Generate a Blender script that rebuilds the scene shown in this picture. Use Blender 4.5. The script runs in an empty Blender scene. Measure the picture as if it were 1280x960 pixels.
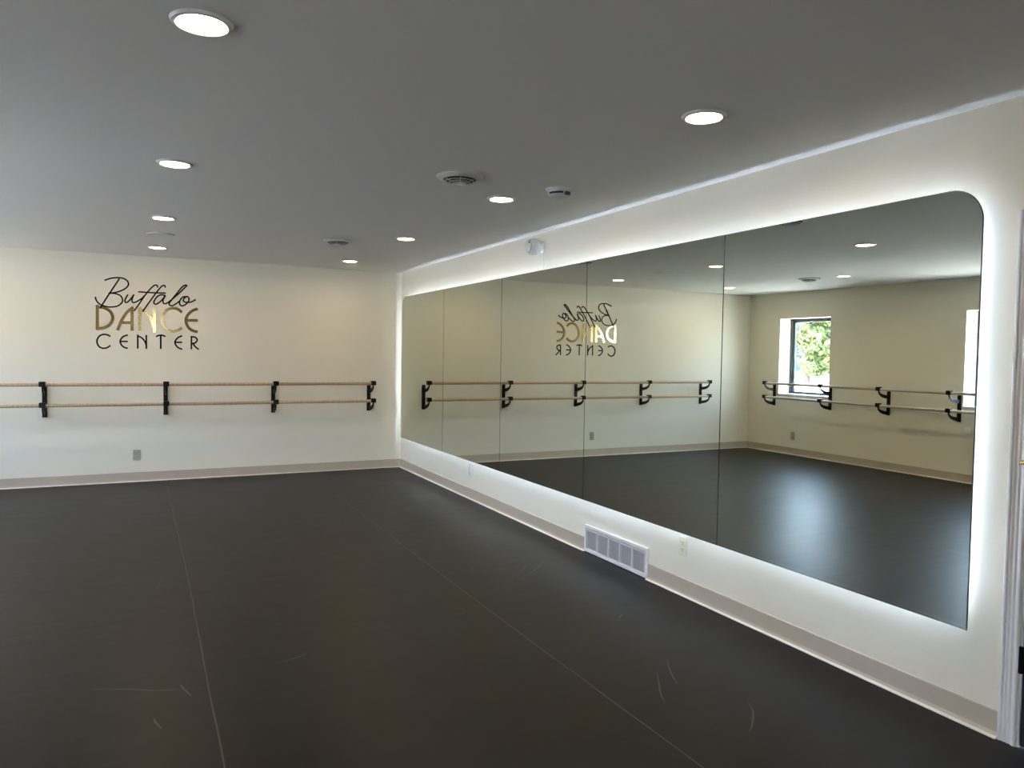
import bpy, bmesh, math, random
from mathutils import Vector, Matrix
random.seed(7)
S = bpy.context.scene
COL = S.collection
PI = math.pi

# ------------------------------------------------------------------ dimensions
H = 2.44                     # ceiling height
XL = -5.95                   # window wall (left)
YR = -10.6                   # rear wall behind the camera
MX = -0.060                  # mirror face
MY0, MY1 = -0.185, -7.230    # mirror ends
MZ0, MZ1 = 0.392, 2.122

# ------------------------------------------------------------------ materials
def mat(name, base, rough=0.5, metal=0.0, spec=0.5, bump=0.0, bscale=60.0, var=0.0, vscale=3.0):
    m = bpy.data.materials.new(name); m.use_nodes = True
    nt = m.node_tree; b = nt.nodes['Principled BSDF']
    b.inputs['Base Color'].default_value = (*base, 1)
    b.inputs['Roughness'].default_value = rough
    b.inputs['Metallic'].default_value = metal
    b.inputs['Specular IOR Level'].default_value = spec
    tc = nt.nodes.new('ShaderNodeTexCoord')
    if var > 0:
        n = nt.nodes.new('ShaderNodeTexNoise'); n.inputs['Scale'].default_value = vscale
        n.inputs['Detail'].default_value = 5
        nt.links.new(tc.outputs['Object'], n.inputs['Vector'])
        mx = nt.nodes.new('ShaderNodeMix'); mx.data_type = 'RGBA'
        mx.inputs[6].default_value = (*[c * (1 - var) for c in base], 1)
        mx.inputs[7].default_value = (*[min(1, c * (1 + var)) for c in base], 1)
        nt.links.new(n.outputs['Fac'], mx.inputs[0])
        nt.links.new(mx.outputs[2], b.inputs['Base Color'])
    if bump > 0:
        n2 = nt.nodes.new('ShaderNodeTexNoise'); n2.inputs['Scale'].default_value = bscale
        n2.inputs['Detail'].default_value = 3
        nt.links.new(tc.outputs['Object'], n2.inputs['Vector'])
        bp = nt.nodes.new('ShaderNodeBump'); bp.inputs['Strength'].default_value = bump
        bp.inputs['Distance'].default_value = 0.002
        nt.links.new(n2.outputs['Fac'], bp.inputs['Height'])
        nt.links.new(bp.outputs['Normal'], b.inputs['Normal'])
    return m

def emit(name, col, strength):
    m = bpy.data.materials.new(name); m.use_nodes = True
    nt = m.node_tree; nt.nodes.clear()
    e = nt.nodes.new('ShaderNodeEmission'); o = nt.nodes.new('ShaderNodeOutputMaterial')
    e.inputs[0].default_value = (*col, 1); e.inputs[1].default_value = strength
    nt.links.new(e.outputs[0], o.inputs[0])
    return m

def glass_mat():
    m = bpy.data.materials.new('pane_glass'); m.use_nodes = True
    nt = m.node_tree; nt.nodes.clear()
    t = nt.nodes.new('ShaderNodeBsdfTransparent'); t.inputs[0].default_value = (.96, .985, .97, 1)
    g = nt.nodes.new('ShaderNodeBsdfGlossy'); g.inputs['Roughness'].default_value = 0.0
    f = nt.nodes.new('ShaderNodeFresnel'); f.inputs[0].default_value = 1.45
    x = nt.nodes.new('ShaderNodeMixShader'); o = nt.nodes.new('ShaderNodeOutputMaterial')
    # outer skin of the pane reflects; where a ray leaves the glass it just passes on
    ge = nt.nodes.new('ShaderNodeNewGeometry'); mu = nt.nodes.new('ShaderNodeMath'); mu.operation = 'SUBTRACT'; mu.use_clamp = True
    nt.links.new(f.outputs[0], mu.inputs[0]); nt.links.new(ge.outputs['Backfacing'], mu.inputs[1])
    nt.links.new(mu.outputs[0], x.inputs[0]); nt.links.new(t.outputs[0], x.inputs[1])
    nt.links.new(g.outputs[0], x.inputs[2]); nt.links.new(x.outputs[0], o.inputs[0])
    return m

LIGHT = 118.0
LED = 120.0
SKY = 36.0
SUN = 65.0
WALL = mat('wall_paint', (.80, .755, .625), .55, spec=.3, bump=.12, bscale=220)
CEIL = mat('ceiling_paint', (.80, .79, .75), .8, spec=.2, bump=.15, bscale=160)
BASE = mat('cove_base_vinyl', (.47, .405, .315), .45, var=.05, vscale=9)
BEAD = mat('caulk_bead', (.78, .72, .62), .5)
BLACK = mat('black_powder_coat', (.0035, .0030, .0028), .5, spec=.22, bump=.1, bscale=500)
WOOD = None
GOLD = mat('gold_acrylic', (.56, .40, .17), .11, metal=1.0)
INK = mat('black_acrylic', (.003, .0022, .0022), .45, spec=.2)
WHITEP = mat('white_enamel', (.80, .80, .80), .35)
GREYW = mat('white_plastic', (.62, .62, .59), .4)
ALMOND = mat('almond_plastic', (.76, .71, .50), .4)
GREIGE = mat('greige_plastic', (.40, .375, .30), .4)
GRBACK = mat('grille_grey_damper', (.52, .52, .54), .7)
DARKP = mat('dark_void', (.012, .012, .012), .7)
BRONZE = mat('dark_bronze_aluminium', (.06, .07, .08), .4, metal=.3)
MIRROR = mat('mirror_silver', (.70, .735, .64), 0.0, metal=1.0)
MEDGE = mat('mirror_glass_edge', (.03, .045, .04), .2)
MBACK = mat('mirror_backing', (.35, .35, .35), .7)
BRASS = mat('brass', (.75, .55, .22), .25, metal=1.0)
DOORM = mat('black_door_paint', (.010, .010, .011), .35, bump=.1, bscale=90)
TRIM = mat('trim_gloss_white', (.78, .78, .78), .35)
LENS = emit('downlight_lens', (1.0, .76, .49), LIGHT)
LEDM = emit('led_tape', (.66, .79, 1.0), LED)
GLASS = glass_mat()
CONC = mat('pale_concrete', (.62, .53, .43), .8, bump=.3, bscale=8, var=.1)
LEAF1 = mat('leaf_yellow_green', (.10, .125, .036), .6, var=.3, vscale=2)
LEAF2 = mat('leaf_blue_green', (.062, .080, .066), .6, var=.3, vscale=2)
BARK = mat('bark', (.10, .07, .05), .9, bump=.6, bscale=12)

def wood(name, lo, hi):
    m = bpy.data.materials.new(name); m.use_nodes = True
    nt = m.node_tree; b = nt.nodes['Principled BSDF']; b.inputs['Roughness'].default_value = .38
    tc = nt.nodes.new('ShaderNodeTexCoord'); mp = nt.nodes.new('ShaderNodeMapping')
    mp.inputs['Scale'].default_value = (1.2, 1.2, 26)
    n = nt.nodes.new('ShaderNodeTexNoise'); n.inputs['Scale'].default_value = 3; n.inputs['Detail'].default_value = 6
    r = nt.nodes.new('ShaderNodeValToRGB')
    r.color_ramp.elements[0].color = (*lo, 1); r.color_ramp.elements[1].color = (*hi, 1)
    r.color_ramp.elements[0].position = .35; r.color_ramp.elements[1].position = .65
    oi = nt.nodes.new('ShaderNodeObjectInfo')
    hs = nt.nodes.new('ShaderNodeHueSaturation')
    mr = nt.nodes.new('ShaderNodeMapRange'); mr.inputs['To Min'].default_value = .85; mr.inputs['To Max'].default_value = 1.12
    nt.links.new(oi.outputs['Random'], mr.inputs['Value']); nt.links.new(mr.outputs[0], hs.inputs['Value'])
    nt.links.new(tc.outputs['Object'], mp.inputs[0]); nt.links.new(mp.outputs[0], n.inputs['Vector'])
    nt.links.new(n.outputs['Fac'], r.inputs[0]); nt.links.new(r.outputs[0], hs.inputs['Color'])
    nt.links.new(hs.outputs[0], b.inputs['Base Color'])
    return m
WOOD = wood('varnished_wood', (.39, .27, .145), (.56, .43, .27))
PALEWOOD = wood('pale_wood', (.50, .43, .34), (.64, .57, .47))

def floor_mat():
    m = bpy.data.materials.new('black_dance_vinyl'); m.use_nodes = True
    nt = m.node_tree; b = nt.nodes['Principled BSDF']
    tc = nt.nodes.new('ShaderNodeTexCoord')
    n = nt.nodes.new('ShaderNodeTexNoise'); n.inputs['Scale'].default_value = 1.3; n.inputs['Detail'].default_value = 6
    r = nt.nodes.new('ShaderNodeValToRGB')
    r.color_ramp.elements[0].color = (.0034, .0022, .0012, 1); r.color_ramp.elements[1].color = (.0055, .0038, .0024, 1)
    nt.links.new(tc.outputs['Object'], n.inputs['Vector']); nt.links.new(n.outputs['Fac'], r.inputs[0])
    # long faint directional wear across the rolls
    mp = nt.nodes.new('ShaderNodeMapping'); mp.inputs['Scale'].default_value = (1.2, 14.0, 1.0)
    n3 = nt.nodes.new('ShaderNodeTexNoise'); n3.inputs['Scale'].default_value = 1.0; n3.inputs['Detail'].default_value = 8
    nt.links.new(tc.outputs['Object'], mp.inputs[0]); nt.links.new(mp.outputs[0], n3.inputs['Vector'])
    mr = nt.nodes.new('ShaderNodeMapRange')
    mr.inputs['From Min'].default_value = .3; mr.inputs['From Max'].default_value = .7
    mr.inputs['To Min'].default_value = .392; mr.inputs['To Max'].default_value = .416
    nt.links.new(n3.outputs['Fac'], mr.inputs['Value']); nt.links.new(mr.outputs[0], b.inputs['Roughness'])
    nt.links.new(r.outputs[0], b.inputs['Base Color'])
    b.inputs['Specular IOR Level'].default_value = .18
    n2 = nt.nodes.new('ShaderNodeTexNoise'); n2.inputs['Scale'].default_value = 5; n2.inputs['Detail'].default_value = 4
    nt.links.new(tc.outputs['Object'], n2.inputs['Vector'])
    bp = nt.nodes.new('ShaderNodeBump'); bp.inputs['Strength'].default_value = .10; bp.inputs['Distance'].default_value = .01
    nt.links.new(n2.outputs['Fac'], bp.inputs['Height']); nt.links.new(bp.outputs['Normal'], b.inputs['Normal'])
    return m
FLOOR = floor_mat()
SEAM = mat('floor_seam_weld', (.046, .039, .030), .5)
SCUFF = mat('scuff_grey', (.06, .055, .05), .6)

# ------------------------------------------------------------------ mesh helpers
def obj(name, bm, m, parent=None, smooth=False, loc=(0, 0, 0), rot=(0, 0, 0)):
    me = bpy.data.meshes.new(name)
    bmesh.ops.recalc_face_normals(bm, faces=bm.faces[:])
    bm.to_mesh(me); bm.free()
    for mm in (m if isinstance(m, (list, tuple)) else [m]):
        me.materials.append(mm)
    if smooth:
        for p in me.polygons:
            p.use_smooth = True
        try:
            me.set_sharp_from_angle(angle=math.radians(35))
        except Exception:
            pass
    o = bpy.data.objects.new(name, me); COL.objects.link(o)
    o.location = loc; o.rotation_euler = rot
    if parent:
        o.parent = parent
    return o

def box(bm, x0, x1, y0, y1, z0, z1, bev=0.0, mi=0):
    r = bmesh.ops.create_cube(bm, size=1.0)
    vs = r['verts']
    bmesh.ops.scale(bm, verts=vs, vec=(abs(x1 - x0), abs(y1 - y0), abs(z1 - z0)))
    bmesh.ops.translate(bm, verts=vs, vec=((x0 + x1) / 2, (y0 + y1) / 2, (z0 + z1) / 2))
    fs = list({f for v in vs for f in v.link_faces})
    for f in fs:
        f.material_index = mi
    if bev > 0:
        es = list({e for v in vs for e in v.link_edges})
        bmesh.ops.bevel(bm, geom=es, offset=bev, segments=2, affect='EDGES', profile=.6)

def lathe(bm, prof, n=40, axis='Z', cx=0, cy=0, cz=0, mi=0):
    """prof: list of (radius, height) revolved about an axis"""
    rings = []
    def P(r, h, a):
        if axis == 'Z': return (cx + r * math.cos(a), cy + r * math.sin(a), cz + h)
        if axis == 'X': return (cx + h, cy + r * math.cos(a), cz + r * math.sin(a))
        return (cx + r * math.cos(a), cy + h, cz + r * math.sin(a))
    for r, h in prof:
        if r < 1e-6:
            rings.append([bm.verts.new(P(0, h, 0))])
        else:
            rings.append([bm.verts.new(P(r, h, 2 * PI * i / n)) for i in range(n)])
    for a, b in zip(rings, rings[1:]):
        for i in range(n):
            j = (i + 1) % n
            if len(a) == 1 and len(b) == 1: continue
            if len(a) == 1: f = bm.faces.new((a[0], b[i], b[j]))
            elif len(b) == 1: f = bm.faces.new((a[i], a[j], b[0]))
            else: f = bm.faces.new((a[i], a[j], b[j], b[i]))
            f.material_index = mi
    for rg in (rings[0], rings[-1]):
        if len(rg) > 1 and prof[0] != prof[-1]:
            f = bm.faces.new(rg); f.material_index = mi

def tube(bm, pts, r, n=12):
    pts = [Vector(p) for p in pts]; rings = []
    for i, p in enumerate(pts):
        t = (pts[min(i + 1, len(pts) - 1)] - pts[max(i - 1, 0)]).normalized()
        u = t.cross(Vector((0, 0, 1)));
        if u.length < 1e-3: u = t.cross(Vector((0, 1, 0)))
        u.normalize(); w = t.cross(u)
        rings.append([bm.verts.new(p + (u * math.cos(2 * PI * k / n) + w * math.sin(2 * PI * k / n)) * r) for k in range(n)])
    for a, b in zip(rings, rings[1:]):
        for i in range(n):
            bm.faces.new((a[i], a[(i + 1) % n], b[(i + 1) % n], b[i]))
    bm.faces.new(rings[0]); bm.faces.new(rings[-1])

def prism(bm, outline, axis, a, b):
    """extrude a closed 2-D outline along an axis from a to b"""
    def P(p, h):
        if axis == 'X': return (h, p[0], p[1])
        if axis == 'Y': return (p[0], h, p[1])
        return (p[0], p[1], h)
    A = [bm.verts.new(P(p, a)) for p in outline]; B = [bm.verts.new(P(p, b)) for p in outline]
    n = len(outline)
    bm.faces.new(A); bm.faces.new(B[::-1])
    for i in range(n):
        bm.faces.new((A[i], A[(i + 1) % n], B[(i + 1) % n], B[i]))

def catmull(pts, k=6):
    if len(pts) < 3: return [tuple(p) for p in pts]
    closed = pts[0] == pts[-1]
    q = [pts[-2]] + list(pts) + [pts[1]] if closed else [pts[0]] + list(pts) + [pts[-1]]
    out = []
    for i in range(1, len(q) - 2):
        p0, p1, p2, p3 = (Vector(q[j]) for j in (i - 1, i, i + 1, i + 2))
        for s in range(k):
            t = s / k
            v = .5 * ((2 * p1) + (p2 - p0) * t + (2 * p0 - 5 * p1 + 4 * p2 - p3) * t * t + (3 * p1 - p0 - 3 * p2 + p3) * t ** 3)
            out.append(tuple(v))
    out.append(tuple(pts[-1]))
    return out

def ribbon(bm, pts, w, y0, y1, cap=False):
    """flat stroke of width w along 2-D points (x,z), from depth y0 to y1"""
    P = [Vector(p) for p in pts]
    if cap:
        d0 = (P[0] - P[1]).normalized() * w * .42; d1 = (P[-1] - P[-2]).normalized() * w * .42
    L = []; R = []; n = len(P)
    for i in range(n):
        t = (P[min(i + 1, n - 1)] - P[max(i - 1, 0)]).normalized()
        nn = Vector((-t.y, t.x))
        L.append(P[i] + nn * w / 2); R.append(P[i] - nn * w / 2)
    ol = L + ([P[-1] + d1] if cap else []) + R[::-1] + ([P[0] + d0] if cap else [])
    k = len(L)
    def ring(y): return [bm.verts.new((a.x, y, a.y)) for a in L], [bm.verts.new((a.x, y, a.y)) for a in R]
    Lf, Rf = ring(y0); Lb, Rb = ring(y1)
    for i in range(k - 1):
        bm.faces.new((Lf[i], Lf[i + 1], Rf[i + 1], Rf[i]))
        bm.faces.new((Lb[i], Lb[i + 1], Rb[i + 1], Rb[i]))
        bm.faces.new((Lf[i], Lf[i + 1], Lb[i + 1], Lb[i]))
        bm.faces.new((Rf[i], Rf[i + 1], Rb[i + 1], Rb[i]))
    if cap:
        for (i, d, P_) in ((0, d0, P[0]), (k - 1, d1, P[-1])):
            c = P_ + d
            f = bm.verts.new((c.x, y0, c.y)); b = bm.verts.new((c.x, y1, c.y))
            bm.faces.new((Lf[i], f, Rf[i])); bm.faces.new((Lb[i], b, Rb[i]))
            bm.faces.new((Lf[i], f, b, Lb[i])); bm.faces.new((Rf[i], f, b, Rb[i]))
    else:
        for i in (0, k - 1):
            bm.faces.new((Lf[i], Rf[i], Rb[i], Lb[i]))

def thing(name, label, cat, loc=(0, 0, 0), rz=0.0, group=None):
    o = bpy.data.objects.new(name, None); COL.objects.link(o)
    o.empty_display_size = .1
    o.location = loc; o.rotation_euler = (0, 0, rz)
    o['label'] = label; o['category'] = cat
    if group: o['group'] = group
    return o

def struct(name, bm, m, parent=None, smooth=False):
    o = obj(name, bm, m, parent, smooth)
    o['kind'] = 'structure'
    return o

def dup(root, loc, rz, label, group=None):
    r = root.copy(); COL.objects.link(r); r.location = loc; r.rotation_euler = (0, 0, rz); r['label'] = label
    if group: r['group'] = group
    def kids(a, b):
        for ch in list(a.children):
            c = ch.copy(); COL.objects.link(c); c.parent = b; kids(ch, c)
    kids(root, r)
    return r

# ------------------------------------------------------------------ room shell
T = .30
bm = bmesh.new(); box(bm, XL - T, T, YR - T, T, -.20, 0)
floor = struct('floor', bm, FLOOR)
bm = bmesh.new(); box(bm, XL - T, T, YR - T, T, H, H + .2)
struct('ceiling', bm, CEIL)
bm = bmesh.new(); box(bm, XL - T, T, 0, T, 0, H)
struct('wall_back', bm, WALL)
RW0, RW1, RWZ0 = -5.75, -4.85, .70       # unseen rear-wall window, added to brighten the back wall
SW0, SW1 = -2.72, -2.50      # narrow unseen sidelight, added for the glint on the gold N
bm = bmesh.new(); box(bm, XL - T, RW0, YR - T, YR, 0, H); box(bm, RW1, SW0, YR - T, YR, 0, H); box(bm, SW1, T, YR - T, YR, 0, H)
box(bm, SW0, SW1, YR - T, YR, 0, .30); box(bm, SW0, SW1, YR - T, YR, 2.36, H)
box(bm, RW0, RW1, YR - T, YR, 0, RWZ0); box(bm, RW0, RW1, YR - T, YR, 2.05, H)
struct('wall_rear', bm, WALL)

# right wall with the door opening
DY0, DY1, DZ = -7.402, -8.30, 1.945
bm = bmesh.new()
box(bm, 0, T, DY0, 0, 0, H); box(bm, 0, T, YR, DY1, 0, H); box(bm, 0, T, DY1, DY0, DZ, H)
struct('wall_right', bm, WALL)

# left wall with windows, deep drywall reveals
WINS = [(-1.56, -.63), (-4.85, -3.50)]
WZ0, WZ1 = .89, 2.05
bm = bmesh.new()
edges = [YR] + [v for w in sorted(WINS) for v in w] + [0]
for i in range(0, len(edges), 2):
    box(bm, XL - T, XL, edges[i], edges[i + 1], 0, H)
for a, b in WINS:
    box(bm, XL - T, XL, a, b, 0, WZ0); box(bm, XL - T, XL, a, b, WZ1, H)
struct('wall_left', bm, WALL)

def window(k, loc, rz, width, height):
    # local frame: wall face at x = 0, outdoors towards -x, width along y
    w = bpy.data.objects.new('window_%d' % k, None); COL.objects.link(w)
    w.location = loc; w.rotation_euler = (0, 0, rz); w['kind'] = 'structure'
    hw = width / 2; hh = height
    bm = bmesh.new(); fx0, fx1, fw = -.29, -.225, .036
    box(bm, fx0, fx1, -hw, -hw + fw, 0, hh, .004); box(bm, fx0, fx1, hw - fw, hw, 0, hh, .004)
    box(bm, fx0, fx1, -hw + fw, hw - fw, 0, fw, .004); box(bm, fx0, fx1, -hw + fw, hw - fw, hh - fw, hh, .004)
    obj('window_frame', bm, BRONZE, w)
    bm = bmesh.new(); s0, s1, sw = -.275, -.24, .04; q = hw - fw
    box(bm, s0, s1, -q, -q + sw, fw, hh - fw, .003); box(bm, s0, s1, q - sw, q, fw, hh - fw, .003)
    box(bm, s0, s1, -q + sw, q - sw, fw, fw + sw * .4, .003); box(bm, s0, s1, -q + sw, q - sw, hh - fw - sw * .4, hh - fw, .003)
    obj('sash', bm, BRONZE, w)
    bm = bmesh.new(); box(bm, -.262, -.256, -q + sw, q - sw, fw + sw * .4, hh - fw - sw * .4)
    obj('pane', bm, GLASS, w)
    bm = bmesh.new(); box(bm, -.225, .012, -hw, hw, 0, .018, .003)
    obj('window_sill', bm, TRIM, w)
for k, (a, b) in enumerate(WINS, 1):
    window(k, (XL, (a + b) / 2, WZ0), 0, b - a, WZ1 - WZ0)
window(len(WINS) + 1, ((RW0 + RW1) / 2, YR, RWZ0), PI / 2, RW1 - RW0, 2.05 - RWZ0)  # added window behind the camera, extra daylight for the back wall
window(len(WINS) + 2, ((SW0 + SW1) / 2, YR, .30), PI / 2, SW1 - SW0, 2.36 - .30)  # added glazed strip, bright source for the gold letter to reflect

# cove baseboards with a curled toe and a pale caulk bead
BH = .102
def baseboard(name, axis, a, b, flip, off):
    # profile: distance d from wall, height z
    prof = [(0, 0), (.017, 0), (.0165, .004), (.010, .010), (.007, .020), (.006, BH - .004), (.004, BH), (0, BH)]
    bead = [(.0165, 0), (.027, 0), (.026, .004), (.020, .0075), (.0165, .0085)]
    for nm, pf, mt in ((name, prof, BASE), ('bead', bead, BEAD)):
        bm = bmesh.new()
        prism(bm, [(off + flip * d, z) for d, z in pf], axis, a, b)
        if nm == name:
            root = struct(nm, bm, mt)
        else:
            obj('caulk_bead', bm, mt, root)
baseboard('baseboard_back', 'X', XL, 0, -1, 0)
baseboard('baseboard_rear', 'X', XL, 0, 1, YR)
baseboard('baseboard_left', 'Y', YR, 0, 1, XL)
baseboard('baseboard_right', 'Y', -4.382, 0, -1, 0)
baseboard('trim_1', 'Y', -7.335, -5.130, -1, 0)
baseboard('trim_2', 'Y', YR, DY1 - .07, -1, 0)

# floor seams between the vinyl rolls
for x in (-1.185, -2.686, -4.187):
    bm = bmesh.new(); n = 60; rw = random.Random(int(-x * 100))
    L = []; R = []
    for i in range(n + 1):
        y = -.03 + (YR + .06) * i / n
        xx = x + rw.uniform(-.0025, .0025) + .006 * math.sin(i * .21 + x)
        ww = rw.uniform(.0030, .0052) * .8
        L.append(bm.verts.new((xx - ww, y, .0006))); R.append(bm.verts.new((xx + ww, y, .0006)))
    for i in range(n):
        bm.faces.new((L[i], L[i + 1], R[i + 1], R[i]))
    obj('floor_seam', bm, SEAM, floor)
# scuffs left by shoes
SC = [[(-.813, -4.833), (-.66, -4.72), (-.52, -4.60), (-.437, -4.50)],
      [(-.84, -4.79), (-.70, -4.66), (-.60, -4.56), (-.56, -4.46)],
      [(-.835, -6.301), (-.90, -6.40), (-.96, -6.49), (-.997, -6.57)],
      [(-.697, -6.197), (-.75, -6.28), (-.80, -6.37), (-.829, -6.44)],
      [(-.671, -6.704), (-.71, -6.77), (-.78, -6.84), (-.846, -6.892)],
      [(-2.857, -4.105), (-2.85, -4.0), (-2.84, -3.95), (-2.807, -3.866)],
      [(-2.80, -5.54), (-2.785, -5.60), (-2.76, -5.69)],
      [(-2.906, -5.82), (-2.90, -5.86), (-2.88, -5.92)],
      [(-2.231, -5.416), (-2.27, -5.45), (-2.32, -5.47), (-2.372, -5.484)],
      [(-3.15, -5.434), (-3.0, -5.50), (-2.90, -5.56), (-2.771, -5.608)],
      [(-2.06, -3.70), (-2.04, -3.72), (-2.01, -3.76)],
      [(-.53, -5.61), (-.57, -5.63), (-.60, -5.66)],
      [(-1.387, -5.229), (-1.36, -5.24), (-1.33, -5.22)],
      [(-1.00, -4.52), (-.97, -4.50), (-.95, -4.44)]]
for pts in SC:
    bm = bmesh.new(); c = [Vector(p) for p in catmull(pts, 6)]; n = len(c); L = []; R = []
    for i, p in enumerate(c):
        t = (c[min(i + 1, n - 1)] - c[max(0, i - 1)]).normalized(); nn = Vector((-t.y, t.x))
        w = .0036 * math.sin(PI * (i + .4) / (n)) + .0006
        a = p + nn * w; b = p - nn * w
        L.append(bm.verts.new((a.x, a.y, .0009))); R.append(bm.verts.new((b.x, b.y, .0009)))
    for i in range(n - 1):
        bm.faces.new((L[i], L[i + 1], R[i + 1], R[i]))
    obj('scuff_mark', bm, SCUFF, floor)

# ------------------------------------------------------------------ door at the right edge
d = bpy.data.objects.new('door_1', None); COL.objects.link(d); d['kind'] = 'structure'
d.location = (0, (DY0 + DY1) / 2, 0); hy = (DY0 - DY1) / 2
CW = .068
# fluted casing profile across its width (0 = outer edge)
cas = [(0, 0), (0, -.014), (.004, -.018), (.012, -.018), (.016, -.013), (.022, -.016), (.030, -.013), (.038, -.016),
       (.046, -.013), (.052, -.017), (.060, -.019), (.064, -.017), (CW, -.013), (CW, 0)]
bm = bmesh.new(); prism(bm, [(x, hy + CW - u) for u, x in cas], 'Z', 0, DZ + CW)
obj('casing', bm, TRIM, d)
bm = bmesh.new(); prism(bm, [(x, -hy - CW + u) for u, x in cas], 'Z', 0, DZ + CW)
obj('casing', bm, TRIM, d)
bm = bmesh.new(); prism(bm, [(x, DZ + CW - u) for u, x in cas], 'Y', -hy, hy)
obj('casing', bm, TRIM, d)
bm = bmesh.new()
box(bm, -.009, .14, hy - .006, hy, 0, DZ); box(bm, -.009, .14, -hy, -hy + .006, 0, DZ); box(bm, -.009, .14, -hy + .006, hy - .006, DZ - .006, DZ)
obj('door_jamb', bm, TRIM, d)
bm = bmesh.new()
box(bm, -.006, .036, -hy + .009, hy - .009, .008, DZ - .009, .002)
for z0, z1 in ((.22, .86), (1.02, 1.78)):
    for y0, y1 in ((-hy + .13, -.045), (.045, hy - .13)):
        box(bm, -.010, -.004, y0, y1, z0, z1, .002)
leaf = obj('door_leaf', bm, DOORM, d)
for z in (.335, 1.70):
    bm = bmesh.new()
    lathe(bm, [(.0, -.05), (.008, -.05), (.008, .05), (.0, .05)], 14, 'Z', -.015, hy - .007, z)
    box(bm, -.0085, -.005, hy - .045, hy - .010, z - .047, z + .047, .001)
    obj('hinge', bm, BLACK, d)
bm = bmesh.new()
box(bm, -.026, -.014, hy - .006, hy + .022, 1.066, 1.082, .002)
tube(bm, [(-.024, hy + .016, 1.074), (-.034, hy + .002, 1.074), (-.034, hy - .04, 1.072), (-.028, hy - .075, 1.071)], .0045, 10)
obj('latch_hook', bm, BRASS, d)
bm = bmesh.new(); lathe(bm, [(0, -.055), (.022, -.055), (.028, -.04), (.028, -.025), (.012, -.012), (.026, -.003), (.026, 0.004), (0, .004)], 24, 'X', -.010, -hy + .09, .96)
obj('door_knob', bm, BRASS, d, True)

# ------------------------------------------------------------------ backlit mirror
mr = thing('wall_mirror', 'long five-panel frameless mirror with white backlight glow along the right wall', 'mirror', (0, (MY0 + MY1) / 2, MZ0))
cy = (MY0 + MY1) / 2
def rrect(y0, y1, z0, z1, r_hi_left=0, r_hi_right=0, n=12):
    """outline in (y,z); y0 is nearer the back wall (larger y)"""
    pts = [(y0, z0)]
    if r_hi_left:
        pts += [(y0 - r_hi_left + r_hi_left * math.cos(a), z1 - r_hi_left + r_hi_left * math.sin(a)) for a in [PI / 2 * i / n for i in range(n + 1)]]
    else: pts += [(y0, z1)]
    if r_hi_right:
        pts += [(y1 + r_hi_right - r_hi_right * math.sin(a), z1 - r_hi_right + r_hi_right * math.cos(a)) for a in [PI / 2 * i / n for i in range(n + 1)]]
    else: pts += [(y1, z1)]
    pts += [(y1, z0)]
    return pts
RC = .135
step = (MY1 - MY0) / 5
for i in range(5):
    a = MY0 + step * i - (.0 if i == 0 else .0012); b = MY0 + step * (i + 1) + (.0 if i == 4 else .0012)
    ol = rrect(a - cy, b - cy, 0, MZ1 - MZ0, RC if i == 0 else 0, RC if i == 4 else 0)
    bm = bmesh.new(); n = len(ol)
    # ground edge: front face slightly inset, dark polished edge round it
    c = Vector((sum(p[0] for p in ol) / n, sum(p[1] for p in ol) / n))
    hy_ = abs(b - a) / 2; hz_ = (MZ1 - MZ0) / 2
    def inset(p, e):
        v = Vector(p) - Vector(((a + b) / 2 - cy, hz_))
        return (v.x * (hy_ - e) / hy_ + (a + b) / 2 - cy, v.y * (hz_ - e) / hz_ + hz_)
    F = [bm.verts.new((MX, *inset(p, .0022))) for p in ol]
    E = [bm.verts.new((MX + .0015, *p)) for p in ol]
    B = [bm.verts.new((MX + .006, *p)) for p in ol]
    f = bm.faces.new(F); f.material_index = 0
    g = bm.faces.new(B[::-1]); g.material_index = 2
    for k in range(n):
        q = bm.faces.new((F[k], F[(k + 1) % n], E[(k + 1) % n], E[k])); q.material_index = 1
        q = bm.faces.new((E[k], E[(k + 1) % n], B[(k + 1) % n], B[k])); q.material_index = 1
    obj('mirror_panel', bm, [MIRROR, MEDGE, MBACK], mr)
INS = .088
bm = bmesh.new()
fy0, fy1, fz0, fz1 = MY0 - cy - INS, MY1 - cy + INS, INS, MZ1 - MZ0 - INS
fx0, fx1 = MX + .006, -.0005
tb = .03
box(bm, fx0, fx1, fy1, fy0, fz0, fz0 + tb); box(bm, fx0, fx1, fy1, fy0, fz1 - tb, fz1)
box(bm, fx0, fx1, fy0 - tb, fy0, fz0 + tb, fz1 - tb); box(bm, fx0, fx1, fy1, fy1 + tb, fz0 + tb, fz1 - tb)
for i in range(1, 5):
    yy = MY0 + step * i - cy
    box(bm, fx0, fx1, yy - .03, yy + .03, fz0 + tb, fz1 - tb)
obj('mounting_frame', bm, MBACK, mr)
bm = bmesh.new(); lx0, lx1, e = -.0480, -.0445, .0025
K = 40
for i in range(K):          # cut into short lengths like real tape
    a = fy1 + (fy0 - fy1) * i / K; b = fy1 + (fy0 - fy1) * (i + 1) / K - .002
    box(bm, lx0, lx1, a, b, fz0 - e, fz0 - .0005); box(bm, lx0, lx1, a, b, fz1 + .0005, fz1 + e)
K = 8
for i in range(K):
    a = fz0 + (fz1 - fz0) * i / K; b = fz0 + (fz1 - fz0) * (i + 1) / K - .002
    box(bm, lx0, lx1, fy0 + .0005, fy0 + e, a, b); box(bm, lx0, lx1, fy1 - e, fy1 - .0005, a, b)
obj('led_strip', bm, LEDM, mr)

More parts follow.
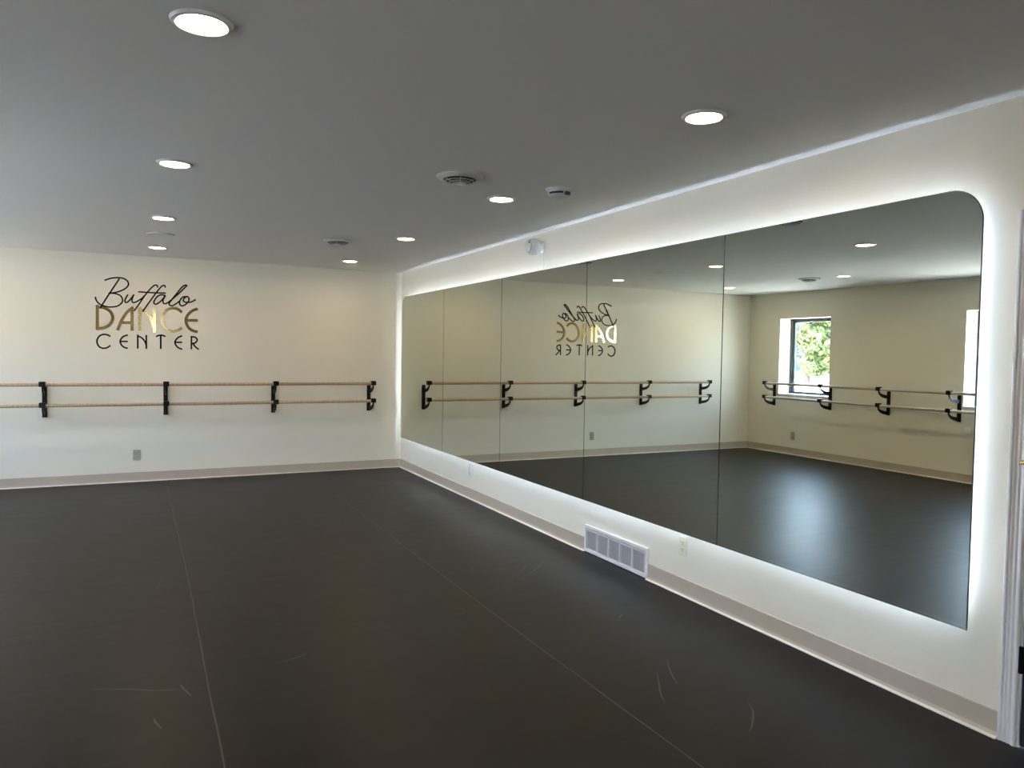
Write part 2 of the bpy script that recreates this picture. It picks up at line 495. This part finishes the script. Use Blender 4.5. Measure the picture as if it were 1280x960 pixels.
# ------------------------------------------------------------------ barres
PD = .21      # bar axis out from the wall
ZU, ZLo = 1.064, .853
def bracket_parts(root, x, ends=False):
    """a bracket at local x; wall plane is local y = 0, room is local -y"""
    bm = bmesh.new(); box(bm, x - .022, x + .022, -.018, 0, .720, 1.036, .003)
    for z in (1.005, .905, .755):
        lathe(bm, [(0, -.0205), (.006, -.0205), (.007, -.018), (.007, -.016)], 12, 'Y', x, 0, z)
    pl = obj('bracket', bm, BLACK, root)
    for zb in (ZU, ZLo):
        top = zb - .018; base = zb - .098
        outer = []; inner = []; N = 12
        for i in range(N + 1):
            t = PI / 2 * i / N
            outer.append((-.016 - (PD + .007 - .016) * math.sin(t), base - .026 + (top - base + .026) * (1 - math.cos(t))))
            inner.append((-.016 - (PD - .007 - .016) * math.sin(t), base + .020 + (top - base - .020) * (1 - math.cos(t))))
        bm = bmesh.new(); prism(bm, outer + inner[::-1], 'X', x - .0065, x + .0065)
        obj('arm', bm, BLACK, pl)
        bm = bmesh.new(); box(bm, x - .029, x + .029, -PD - .027, -PD + .027, zb - .020, zb + .031, .005)
        obj('socket', bm, BLACK, pl)

def barre(root, xs, wm):
    for x in xs: bracket_parts(root, x)
    for nm, z in (('upper_rail', ZU), ('lower_rail', ZLo)):
        for a, b in zip(xs, xs[1:]):
            bm = bmesh.new(); lo, hi = min(a, b) + .0285, max(a, b) - .0285
            L = hi - lo
            lathe(bm, [(.0172, -L / 2), (.0172, L / 2)], 20, 'Z')
            o = obj(nm, bm, wm, root, True, ((lo + hi) / 2, -PD, z), (0, PI / 2, 0))
B1 = thing('wall_barre', 'two-rail wooden barre on black brackets along back wall under the lettering', 'barre', (0, 0, 0))
barre(B1, [-.418, -1.555, -2.692, -3.822, -4.955], WOOD)
B2 = thing('wall_barre', 'two-rail barre on window wall, passing in front of the windows, seen in mirror', 'barre', (XL, 0, 0), PI / 2)
barre(B2, [-.56, -1.60, -2.52, -3.46, -4.50, -5.54, -6.50, -7.50], PALEWOOD)

# ------------------------------------------------------------------ lettering on the back wall
# homography from tracing units (u,v) on the lettering to wall metres (x,z)
def uv(u, v):
    return HOMO(u, v)
HM = (0.001175411883, 1.136527025e-05, -3.497438396, -6.379053034e-05, -0.001135494133, 2.313319575, -5.634769303e-05, -5.397268624e-06, 1)
def HOMO(u, v):
    k = HM[6] * u + HM[7] * v + HM[8]
    return ((HM[0] * u + HM[1] * v + HM[2]) / k, (HM[3] * u + HM[4] * v + HM[5]) / k)
def strokes(name, lst, w, m, root, d=.005, cap=False, smooth=True):
    bm = bmesh.new()
    for k, pts in enumerate(lst):
        c = catmull(pts, 7) if (smooth and len(pts) > 2) else pts
        q = [uv(*p) for p in c]
        ribbon(bm, q, w, -d - .00025 * k, -.0005, cap)
    return obj(name, bm, m, root)
sg = thing('wall_sign', 'black and gold studio name lettering on back wall above the barre', 'sign', (0, 0, 0))
SCRIPT = {
 'script_letter': [
  [[(230,150),(280,133),(340,126),(400,133),(438,158),(446,192),(420,225),(370,250),(310,266),(262,270),(320,272),(370,290),(392,325),(385,358),(345,388),(280,397),(220,387),(172,362),(147,328),(143,305)],
   [(362,138),(320,200),(260,290),(188,402)]],
  [[(440,285),(420,320),(415,345),(430,356),(462,330),(497,283)], [(497,283),(480,325),(485,352),(507,354),(560,325),(598,290)]],
  [[(718,215),(708,196),(682,200),(640,240),(590,303),(545,370),(500,432)], [(540,257),(620,262),(700,266),(788,268)]],
  [[(788,215),(780,198),(755,205),(715,250),(670,310),(620,380),(580,438)]],
  [[(788,292),(750,284),(715,300),(690,330),(681,358),(700,371),(735,352),(768,318),(788,292),(768,330),(768,358),(792,366),(832,340)]],
  [[(820,350),(880,300),(930,255),(970,215),(985,200),(970,195),(940,215),(890,275),(842,335),(822,365),(836,384),(868,378),(915,345)]],
  [[(988,300),(952,304),(926,330),(918,363),(936,386),(968,378),(998,350),(1006,320),(988,300),(955,325),(965,350),(1020,352),(1066,329)]],
 ]}
for l in SCRIPT['script_letter']:
    strokes('script_letter', l, .0150, INK, sg, .006, True)
GOLDL = [
 [[(160,378),(160,607)], [(160,398),(222,406),(280,440),(302,500),(275,558),(220,589),(150,598)]],
 [[(346,613),(385,520),(430,450),(492,398)], [(481,402),(481,616)], [(385,541),(482,541)]],
 [[(551,400),(551,618)], [(551,418),(605,440),(650,500),(684,590)], [(687,396),(687,631)]],
 [[(940,448),(905,418),(852,408),(797,430),(766,480),(759,528),(778,580),(818,612),(860,622),(905,612),(940,588)]],
 [[(1086,414),(1040,430),(997,468),(977,520),(997,580),(1040,615),(1086,626)], [(980,520),(1086,520)]],
]
for l in GOLDL:
    strokes('gold_letter', l, .0300, GOLD, sg, .005)
BLK = [
 [[(280,668),(250,653),(215,650),(180,665),(158,700),(160,735),(180,765),(215,778),(250,772),(281,752)]],
 [[(441,655),(402,668),(377,695),(371,717),(381,745),(406,768),(441,778)], [(373,715),(441,715)]],
 [[(533,781),(533,652)], [(533,664),(570,682),(598,715),(612,750)], [(612,655),(612,783)]],
 [[(702,672),(720,661),(745,657),(770,661),(788,670)], [(745,660),(745,784)]],
 [[(943,663),(907,678),(882,705),(877,728),(889,755),(912,775),(944,787)], [(880,723),(943,723)]],
 [[(1028,664),(1028,788)], [(1028,673),(1060,675),(1080,692),(1078,713),(1060,729),(1030,733)], [(1042,734),(1066,765),(1096,789)]],
]
for l in BLK:
    strokes('black_letter', l, .0165, INK, sg, .005)

# ------------------------------------------------------------------ outlets
def outlet(label, loc, rz, m, name='wall_outlet'):
    t = thing(name, label, 'outlet', loc, rz, 'wall outlets')
    bm = bmesh.new(); box(bm, -.036, .036, -.006, 0, -.058, .058, .003)
    obj('cover_plate', bm, m, t)
    for z in (-.021, .021):
        bm = bmesh.new(); lathe(bm, [(0, -.0085), (.0165, -.0085), (.0175, -.007), (.0175, -.005)], 24, 'Y', 0, 0, z)
        box(bm, -.0075, -.0050, -.0089, -.006, z - .002, z + .007, mi=1); box(bm, .0050, .0075, -.0089, -.006, z - .002, z + .007, mi=1)
        lathe(bm, [(0, -.0089), (.0025, -.0089), (.0025, -.006)], 10, 'Y', 0, 0, z - .009, mi=1)
        obj('receptacle', bm, [m, DARKP], t)
    bm = bmesh.new(); lathe(bm, [(0, -.0075), (.003, -.0075), (.0035, -.005)], 10, 'Y', 0, 0, 0)
    obj('screw', bm, GREYW, t)
    return t
outlet('greige outlet plate low on back wall under the lettering and barre', (-2.978, 0, .288), 0, GREIGE)
outlet('pale outlet under the mirror close to the back corner', (0, -2.218, .285), -PI / 2, GREYW)
outlet('almond outlet under the mirror, right of the white vent grille', (0, -5.466, .296), -PI / 2, ALMOND)
outlet('outlet low on the window wall under its first window, seen in mirror', (XL, -.94, .285), PI / 2, GREIGE)

# ------------------------------------------------------------------ return air grille
g = thing('vent_grille', 'white five-bay return air grille at floor level under the mirror', 'vent', (0, -4.756, .006))
GW, GH = .752, .196
bm = bmesh.new(); fx = -.020; fr = .022
box(bm, fx, -.0005, -GW / 2, GW / 2, 0, fr, .003); box(bm, fx, -.0005, -GW / 2, GW / 2, GH - fr, GH, .003)
box(bm, fx, -.0005, -GW / 2, -GW / 2 + fr, fr, GH - fr, .003); box(bm, fx, -.0005, GW / 2 - fr, GW / 2, fr, GH - fr, .003)
obj('frame', bm, WHITEP, g)
bm = bmesh.new(); box(bm, -.0022, -.0008, -GW / 2 + .012, GW / 2 - .012, .012, GH - .012)
obj('backing', bm, GRBACK, g)
iw = GW - 2 * fr
for i in range(1, 5):
    yy = -GW / 2 + fr + iw * i / 5
    bm = bmesh.new(); box(bm, -.018, -.003, yy - .005, yy + .005, fr, GH - fr, .0015)
    obj('divider', bm, WHITEP, g)
bm = bmesh.new(); box(bm, -.018, -.003, -GW / 2 + fr, GW / 2 - fr, GH - fr - .017, GH - fr - .012)
obj('top_rail', bm, WHITEP, g)
ns = 20
for i in range(5):
    y0 = -GW / 2 + fr + iw * i / 5 + .004; y1 = -GW / 2 + fr + iw * (i + 1) / 5 - .004
    bm = bmesh.new()
    for k in range(ns):
        z = fr + .002 + k * (GH - 2 * fr) / ns
        prism(bm, [(-.004, z), (-.015, z + .0080), (-.015, z + .0092), (-.004, z + .0012)], 'Y', y0, y1)
    obj('louver_bank', bm, WHITEP, g)

# ------------------------------------------------------------------ small round sensor high on the mirror wall, with its cable
t = thing('wall_sensor', 'small white round sensor on mirror wall just below the ceiling', 'sensor', (0, -3.625, 2.322))
bm = bmesh.new(); lathe(bm, [(0, -.030), (.040, -.030), (.047, -.022), (.049, -.006), (.049, -.0005), (0, -.0005)], 36, 'X')
obj('base', bm, GREYW, t, True)
bm = bmesh.new(); RB = .069
lathe(bm, [(0, -.082 - RB)] + [(RB * math.sin(a), -.082 - RB * math.cos(a)) for a in [PI * .78 * i / 16 for i in range(1, 17)]] + [(0, -.020)], 36, 'X')
hd = obj('head', bm, WHITEP, t, True)
bm = bmesh.new(); lathe(bm, [(.050, -.082 - RB * .70), (.053, -.082 - RB * .66), (.0535, -.082 - RB * .60), (.049, -.082 - RB * .68), (.050, -.082 - RB * .70)], 30, 'X')
obj('seam_ring', bm, GREIGE, hd, True)
bm = bmesh.new(); lathe(bm, [(0, -.006), (.0055, -.005), (.007, 0), (0, 0)], 14, 'X', -.082 - RB * .80, -.036, .026)
obj('lens', bm, DARKP, hd)
bm = bmesh.new(); tube(bm, [(-.006, -.035, -.052), (-.006, -.036, -.10), (-.006, -.037, -.15), (-.006, -.037, -.198)], .004, 10)
obj('cable', bm, WHITEP, t)

# ------------------------------------------------------------------ ceiling fittings
GD = 'recessed ceiling downlights'
def downlight():
    t = thing('downlight', 'x', 'downlight', (0, 0, H), 0, GD)
    bm = bmesh.new()
    lathe(bm, [(.072, -.001), (.070, -.007), (.076, -.011), (.086, -.009), (.091, -.003), (.092, -.0005), (.072, -.0005)], 48)
    obj('trim_ring', bm, GREYW, t, True)
    bm = bmesh.new(); lathe(bm, [(0, -.0065), (.04, -.0060), (.0705, -.0035), (.0705, -.001), (0, -.001)], 40)
    obj('lens', bm, LENS, t, True)
    return t
proto = downlight()
DL = [
 (-2.776, -6.50, 'lit recessed downlight nearest the camera, at upper left of the photo'),
 (-2.776, -4.575, 'lit downlight second from the camera in the left row'),
 (-2.782, -2.71, 'lit downlight in left row just before the flat ceiling disc'),
 (-2.784, -.860, 'farthest lit downlight of the left row, just beyond the flat ceiling disc'),
 (-.863, -6.558, 'lit downlight nearest the camera in the row beside the mirror wall'),
 (-.874, -4.660, 'lit downlight between the round diffuser and the smoke detector'),
 (-.866, -2.735, 'lit downlight third from the camera in row beside the mirror wall'),
 (-.880, -.862, 'farthest lit downlight of the right row, near the back corner'),
 (-4.680, -.870, 'downlight seen in mirror nearest the corner of back and window walls'),
 (-4.680, -2.80, 'downlight seen in mirror above the first window, by a round diffuser'),
 (-4.680, -4.62, 'third downlight of the row along the window wall'),
 (-4.680, -6.50, 'fourth downlight of the row along the window wall'),
 (-2.760, -8.40, 'rearmost downlight of the middle row, behind the photo\'s viewpoint'),
 (-4.680, -8.40, 'rear downlight of the row along the window wall'),
]
for i, (x, y, lab) in enumerate(DL):
    if i == 0:
        proto.location = (x, y, H); proto['label'] = lab
    else:
        dup(proto, (x, y, H), 0, lab)

def diffuser(label, x, y, s=1.0):
    t = thing('ceiling_diffuser', label, 'vent', (x, y, H), 0, 'round ceiling air diffusers')
    bm = bmesh.new()
    lathe(bm, [(.128, -.0005), (.130, -.006), (.122, -.013), (.104, -.017), (.090, -.020), (.088, -.018), (.088, -.0005)], 48)
    obj('flange', bm, GREYW, t, True)
    bm = bmesh.new(); lathe(bm, [(.0925, -.0195), (.076, -.0265), (.045, -.033), (0, -.036)], 44)
    obj('throat', bm, DARKP, t, True)
    for r0, z0 in ((.076, -.0285), (.054, -.0345), (.032, -.0375)):
        bm = bmesh.new(); lathe(bm, [(r0, z0), (r0 + .0045, z0 - .0035), (r0 + .006, z0 - .002), (r0 + .0015, z0 + .003), (r0, z0)], 44)
        obj('cone_ring', bm, GREYW, t, True)
    bm = bmesh.new(); lathe(bm, [(0, -.042), (.010, -.042), (.016, -.038), (.016, -.035), (0, -.034)], 28)
    obj('centre_cap', bm, GREYW, t, True)
    bm = bmesh.new()
    for k in range(3):
        a = k * PI / 3 + .2; c, s_ = math.cos(a), math.sin(a)
        tube(bm, [(-c * .088, -s_ * .088, -.024), (-c * .05, -s_ * .05, -.036), (0, 0, -.040), (c * .05, s_ * .05, -.036), (c * .088, s_ * .088, -.024)], .0025, 8)
    obj('spoke', bm, GREYW, t)
    return t
diffuser('round stepped ceiling diffuser with dark rings, nearest the camera', -1.336, -5.075)
diffuser('round ceiling diffuser farther off, toward the back wall', -1.352, -2.285)
diffuser('round ceiling diffuser near window wall, seen in mirror', -4.60, -2.36)

t = thing('ceiling_disc', 'flat round ceiling disc between last two lights of left row', 'speaker', (-2.782, -1.80, H))
bm = bmesh.new(); lathe(bm, [(0, -.009), (.095, -.009), (.109, -.011), (.116, -.006), (.116, -.0005), (0, -.0005)], 48)
obj('grille_cover', bm, CEIL, t, True)

t = thing('smoke_detector', 'white round smoke detector on ceiling near the mirror wall', 'smoke detector', (-.688, -5.085, H))
bm = bmesh.new(); lathe(bm, [(0, -.012), (.082, -.012), (.086, -.008), (.086, -.0005), (0, -.0005)], 44)
obj('mounting_base', bm, GREYW, t, True)
bm = bmesh.new(); lathe(bm, [(.078, -.010), (.077, -.020), (.060, -.044), (.052, -.048), (0, -.049)], 44)
sh = obj('shell', bm, GREYW, t, True)
bm = bmesh.new()
for a0, a1 in ((PI * 1.02, PI * 1.42),):
    pts = [((.0705) * math.cos(a0 + (a1 - a0) * i / 12), .0705 * math.sin(a0 + (a1 - a0) * i / 12), -.031) for i in range(13)]
    tube(bm, pts, .0065, 8)
obj('smoke_slot', bm, DARKP, sh)
bm = bmesh.new()
rot = Matrix.Rotation(-PI * .44, 4, 'Z')
box(bm, .050, .074, -.018, .018, -.044, -.024, .003)
bmesh.ops.transform(bm, matrix=rot, verts=bm.verts[:])
obj('sounder_port', bm, DARKP, sh)
bm = bmesh.new(); lathe(bm, [(0, -.052), (.012, -.052), (.014, -.048), (0, -.046)], 20)
obj('test_button', bm, GREYW, sh)

# pale disc low on the window wall, stands in for a soft blob in the mirror
t = thing('wall_disc', 'small pale round disc on window wall below the barre, seen in mirror', 'wall plate', (XL, -3.565, .625), PI / 2)
bm = bmesh.new(); lathe(bm, [(0, -.012), (.030, -.011), (.042, -.006), (.044, 0), (0, 0)], 32, 'Y')
obj('disc', bm, WHITEP, t, True)
bm = bmesh.new(); lathe(bm, [(0, -.0135), (.004, -.0135), (.0045, -.011)], 10, 'Y')
obj('screw', bm, GREYW, t)

# ------------------------------------------------------------------ outdoors beyond the windows
bm = bmesh.new(); box(bm, -95, 40, -70, 95, -.55, -.25)
struct('ground', bm, CONC)
def tree(x, y, h, r, m, label, seed):
    rd = random.Random(seed)
    t = thing('tree', label, 'tree', (x, y, -.25), 0, 'trees outside the windows')
    bm = bmesh.new()
    lathe(bm, [(.22, 0), (.15, h * .25), (.10, h * .6), (.02, h * .85)], 12)
    for k in range(7):
        a = rd.uniform(0, 2 * PI); z = h * rd.uniform(.3, .6)
        tube(bm, [(0, 0, z), (math.cos(a) * r * .35, math.sin(a) * r * .35, z + h * .12), (math.cos(a) * r * .7, math.sin(a) * r * .7, z + h * .2)], .05, 6)
    obj('trunk', bm, BARK, t)
    bm = bmesh.new()
    blobs = []
    for k in range(26):
        a = rd.uniform(0, 2 * PI); zz = rd.random(); rr = r * math.sqrt(rd.random()) * (1 - .6 * abs(zz - .35))
        blobs.append((math.cos(a) * rr, math.sin(a) * rr, h * (.16 + .80 * zz), r * rd.uniform(.22, .42)))
    for k in range(2600):
        bx, by, bz, br = rd.choice(blobs)
        v = Vector((rd.gauss(0, 1), rd.gauss(0, 1), rd.gauss(0, 1))).normalized() * br * rd.uniform(.6, 1.05)
        c = Vector((bx, by, bz)) + v
        u = Vector((rd.gauss(0, 1), rd.gauss(0, 1), rd.gauss(0, 1))).normalized(); w = u.cross(Vector((rd.gauss(0, 1), rd.gauss(0, 1), rd.gauss(0, 1)))).normalized()
        sz = rd.uniform(.16, .34)
        bm.faces.new([bm.verts.new(c + u * sz), bm.verts.new(c + w * sz * .5), bm.verts.new(c - u * sz), bm.verts.new(c - w * sz * .5)])
    me = bpy.data.meshes.new('foliage'); bm.to_mesh(me); bm.free(); me.materials.append(m)
    o = bpy.data.objects.new('foliage', me); COL.objects.link(o); o.parent = t
tree(-40, 29.1, 5.4, 1.9, LEAF1, 'yellow green tree seen in mirror through the first window', 3)
tree(-60, 49, 13, 4.2, LEAF2, 'tall blue green tree behind the yellow green one, seen in mirror', 5)
tree(-54, 38.0, 12, 4.2, LEAF2, 'tall blue green tree to the right of the yellow green one', 8)
tree(-46, 17.5, 10, 3.6, LEAF2, 'tree beyond the second window at the mirror edge', 11)

# distant woods closing off the horizon: a solid dark core with a leafy face
rd = random.Random(21)
bm = bmesh.new()
def ridge(y): return 12.0 + 2.2 * math.sin(y * .13) + 1.3 * math.sin(y * .37 + 1) + .8 * math.sin(y * .9 + 2)
N = 70; prof = []
for i in range(N + 1):
    y = -70 + 165 * i / N; h = ridge(y)
    prof.append([bm.verts.new((-74 + 1.2 * math.sin(y * .5), y, -.3)), bm.verts.new((-75 + 1.0 * math.sin(y * .7), y, h * .6)),
                 bm.verts.new((-78, y, h)), bm.verts.new((-86, y, -.3))])
for a, b in zip(prof, prof[1:]):
    for k in range(4):
        bm.faces.new((a[k], a[(k + 1) % 4], b[(k + 1) % 4], b[k]))
for k in range(5200):
    y = rd.uniform(-70, 95); t = rd.random(); h = ridge(y)
    c = Vector((-73.5 - 4.0 * t * t + rd.uniform(-.9, .9), y, h * (t * 1.06)))
    u = Vector((rd.gauss(0, 1), rd.gauss(0, 1), rd.gauss(0, 1))).normalized(); w = u.cross(Vector((rd.gauss(0, 1), rd.gauss(0, 1), rd.gauss(0, 1)))).normalized()
    sz = rd.uniform(.4, .9)
    bm.faces.new([bm.verts.new(c + u * sz), bm.verts.new(c + w * sz * .6), bm.verts.new(c - u * sz), bm.verts.new(c - w * sz * .6)])
me = bpy.data.meshes.new('tree_line'); bm.to_mesh(me); bm.free(); me.materials.append(LEAF2)
tl = bpy.data.objects.new('tree_line', me); COL.objects.link(tl)
tl['kind'] = 'stuff'; tl['label'] = 'distant green woods closing the horizon beyond the windows'; tl['category'] = 'woods'

# ------------------------------------------------------------------ daylight
w = bpy.data.worlds.new('World'); S.world = w; w.use_nodes = True
nt = w.node_tree; bg = nt.nodes['Background']
tc = nt.nodes.new('ShaderNodeTexCoord'); sx = nt.nodes.new('ShaderNodeSeparateXYZ')
rp = nt.nodes.new('ShaderNodeValToRGB')
rp.color_ramp.elements[0].position = 0.0; rp.color_ramp.elements[0].color = (.61, .74, 1, 1)
rp.color_ramp.elements[1].position = .7; rp.color_ramp.elements[1].color = (.41, .57, 1, 1)
nt.links.new(tc.outputs['Generated'], sx.inputs[0]); nt.links.new(sx.outputs['Z'], rp.inputs[0])
nt.links.new(rp.outputs[0], bg.inputs[0]); bg.inputs[1].default_value = SKY
sl = bpy.data.lights.new('sun', 'SUN'); sl.energy = SUN; sl.angle = math.radians(.6); sl.color = (1, .95, .86)
so = bpy.data.objects.new('sun', sl); COL.objects.link(so)
so.rotation_euler = Vector((-.30, -.05, -.90)).to_track_quat('-Z', 'Y').to_euler()

# ------------------------------------------------------------------ camera
F, YAW, PIT, ROL = 928.545, .465498, -.0402083, .0156677
f = Vector((math.sin(YAW) * math.cos(PIT), math.cos(YAW) * math.cos(PIT), math.sin(PIT)))
r = f.cross(Vector((0, 0, 1))).normalized(); u = r.cross(f)
r2 = r * math.cos(ROL) + u * math.sin(ROL); u2 = -r * math.sin(ROL) + u * math.cos(ROL)
cd = bpy.data.cameras.new('camera'); cd.sensor_width = 36; cd.lens = F / 1280 * 36; cd.clip_start = .02; cd.clip_end = 400
co = bpy.data.objects.new('camera', cd); COL.objects.link(co)
M = Matrix((r2, u2, -f)).transposed().to_4x4(); M.translation = (-2.950866, -8.987898, 1.445766)
co.matrix_world = M
S.camera = co

# ------------------------------------------------------------------ view
S.view_settings.view_transform = 'Standard'; S.view_settings.look = 'None'
S.view_settings.exposure = 0.10; S.view_settings.gamma = 1.0; S.view_settings.use_curve_mapping = False
cy_ = S.cycles
cy_.max_bounces = 10; cy_.diffuse_bounces = 6; cy_.glossy_bounces = 5; cy_.transparent_max_bounces = 8
cy_.caustics_reflective = True; cy_.sample_clamp_indirect = 12.0; cy_.blur_glossy = 0.5
cy_.use_denoising = True
cy_.use_light_tree = True
